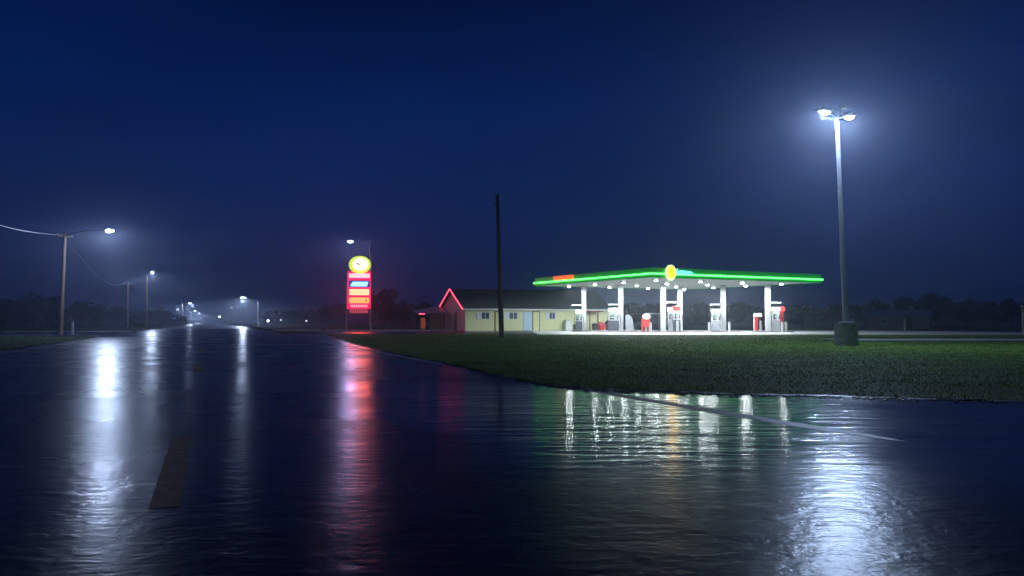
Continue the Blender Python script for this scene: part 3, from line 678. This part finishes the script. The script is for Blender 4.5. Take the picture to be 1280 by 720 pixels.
# px, top y, distance, proto, width factor, label
TR_ = [(8, 374, 170, 0, 1.2), (42, 368, 175, 1, 1), (66, 371, 185, 0, 1), (100, 377, 190, 3, 1.1), (126, 381, 200, 1, 1), (150, 383, 215, 0, 1), (-30, 372, 170, 3, 1.2), (200, 386, 240, 1, 1.1),
       (465, 384, 190, 3, .8), (481, 361, 150, 2, 1.0), (505, 377, 160, 1, 1), (530, 378, 150, 0, 1),
       (1002, 379, 190, 1, 1.1), (1040, 380, 185, 3, 1), (1068, 380, 180, 0, 1), (1096, 375, 170, 1, 1), (1132, 371, 165, 0, 1.1), (1157, 367, 160, 2, 1.1), (1182, 372, 165, 3, 1.1), (1212, 374, 160, 1, 1), (1240, 377, 170, 0, 1), (1264, 373, 150, 2, 1), (1292, 374, 160, 3, 1.2),
       (790, 378, 165, 0, 1.1), (830, 376, 170, 1, 1), (878, 379, 170, 3, 1), (925, 378, 180, 0, 1.1), (700, 376, 180, 2, 1), (655, 378, 185, 1, 1), (610, 379, 180, 3, 1), (365, 388, 270, 1, 1), (405, 386, 250, 0, 1)]
TL = {8: 'dark broad tree at the far left edge behind the grass', 42: 'dark tree left of the nearest pole, its crown bulging highest', 66: 'dark tree directly behind the nearest left pole', 100: 'dark tree right of the nearest left pole', 126: 'dark low tree left of the lampless pole',
      150: 'dim tree behind the lampless pole', -30: 'dark tree cut off by the left edge', 200: 'dim low tree behind the second left lamp', 465: 'low reddish lit tree right behind the price sign', 481: 'tallest tree right of the price sign', 505: 'dark tree between the sign and the shed', 530: 'dark tree above the lean-to shed',
      1002: 'dark tree behind the right end of the canopy', 1040: 'dark tree behind the floodlight mast, left side', 1068: 'dark tree just right of the mast base', 1096: 'dark flat crowned tree above the left end of the far house roof', 1132: 'dark tree right above the far house', 1157: 'tallest dark tree right of the far house',
      1182: 'dark wide tree right of the tallest one by the far house', 1212: 'dark tree mid way between far house and right edge', 1240: 'lower dark tree before the right edge', 1264: 'pointed dark tree near the right edge', 1292: 'dark tree cut off by the right edge',
      790: 'dark tree seen under the canopy right of the second column', 830: 'dark tree seen behind the third canopy column', 878: 'dark tree seen between fourth and fifth columns', 925: 'dark tree seen between fifth and rightmost columns', 700: 'dark treetop behind the shop roof near the canopy end', 655: 'dark treetop behind the middle of the shop roof', 610: 'dark treetop behind the shop roof near the tall pole',
      365: 'far dim tree behind the small white road lamps', 405: 'far dim tree left of the price sign'}
for px, ty, Y, k, wf in TR_:
    o = copy_tree(protos[k]) if used[k] else protos[k]; used[k] = True
    t = AT(px, ty, Y); s = t.z / 8 * 1.03
    o.location = (t.x, t.y, -.05); o.scale = (s * wf, s * wf, s); o.rotation_euler.z = random.random() * 6.28
    tag(o, TL[px], 'tree', 'trees along the skyline')
# far woods, one mass
bl_ = []
for px in np.arange(-120, 1420, 7.0):
    if 235 < px < 330: continue
    Y = 290 + 40 * math.sin(px * .02) + random.uniform(-10, 10)
    hh = AT(px, 385 + 5 * math.sin(px * .013) + random.uniform(-1.5, 1.5) + (8 if 200 < px < 400 else 0), Y)
    bl_.append((hh.x, Y, hh.z * .62, hh.z * .40, .95)); bl_.append((hh.x, Y, hh.z * .25, hh.z * .36, .9))
me = leaf_mesh('far_woods', bl_, 60000, .55); o = bpy.data.objects.new('far_woods', me); COL.objects.link(o); tag(o, 'far dark wood that closes off the horizon', 'wood', kind='stuff')
bl_ = [(AT(px, 400, 950).x, 950 + random.uniform(-20, 20), 3, 4 + random.random(), 1) for px in np.arange(150, 420, 4)]
me = leaf_mesh('far_woods', bl_, 12000, .9); o = bpy.data.objects.new('far_woods', me); COL.objects.link(o); tag(o, 'hazy farthest wood where the road vanishes', 'wood', kind='stuff')

# ------------------------------------------------------------------ rain haze
hz = MB().box((70, 570, 9), (1500, 1260, 20)).build('haze', bpy.data.materials.new('haze'))
m = hz.data.materials[0]; m.use_nodes = True; t = m.node_tree; t.nodes.clear()
oo = t.nodes.new('ShaderNodeOutputMaterial'); v = t.nodes.new('ShaderNodeVolumePrincipled'); v.inputs['Color'].default_value = (.74, .82, .98, 1)
v.inputs['Density'].default_value = .0016; v.inputs['Anisotropy'].default_value = .84; t.links.new(v.outputs[0], oo.inputs['Volume'])
tag(hz, 'thin rain haze in the night air', 'haze', kind='stuff')
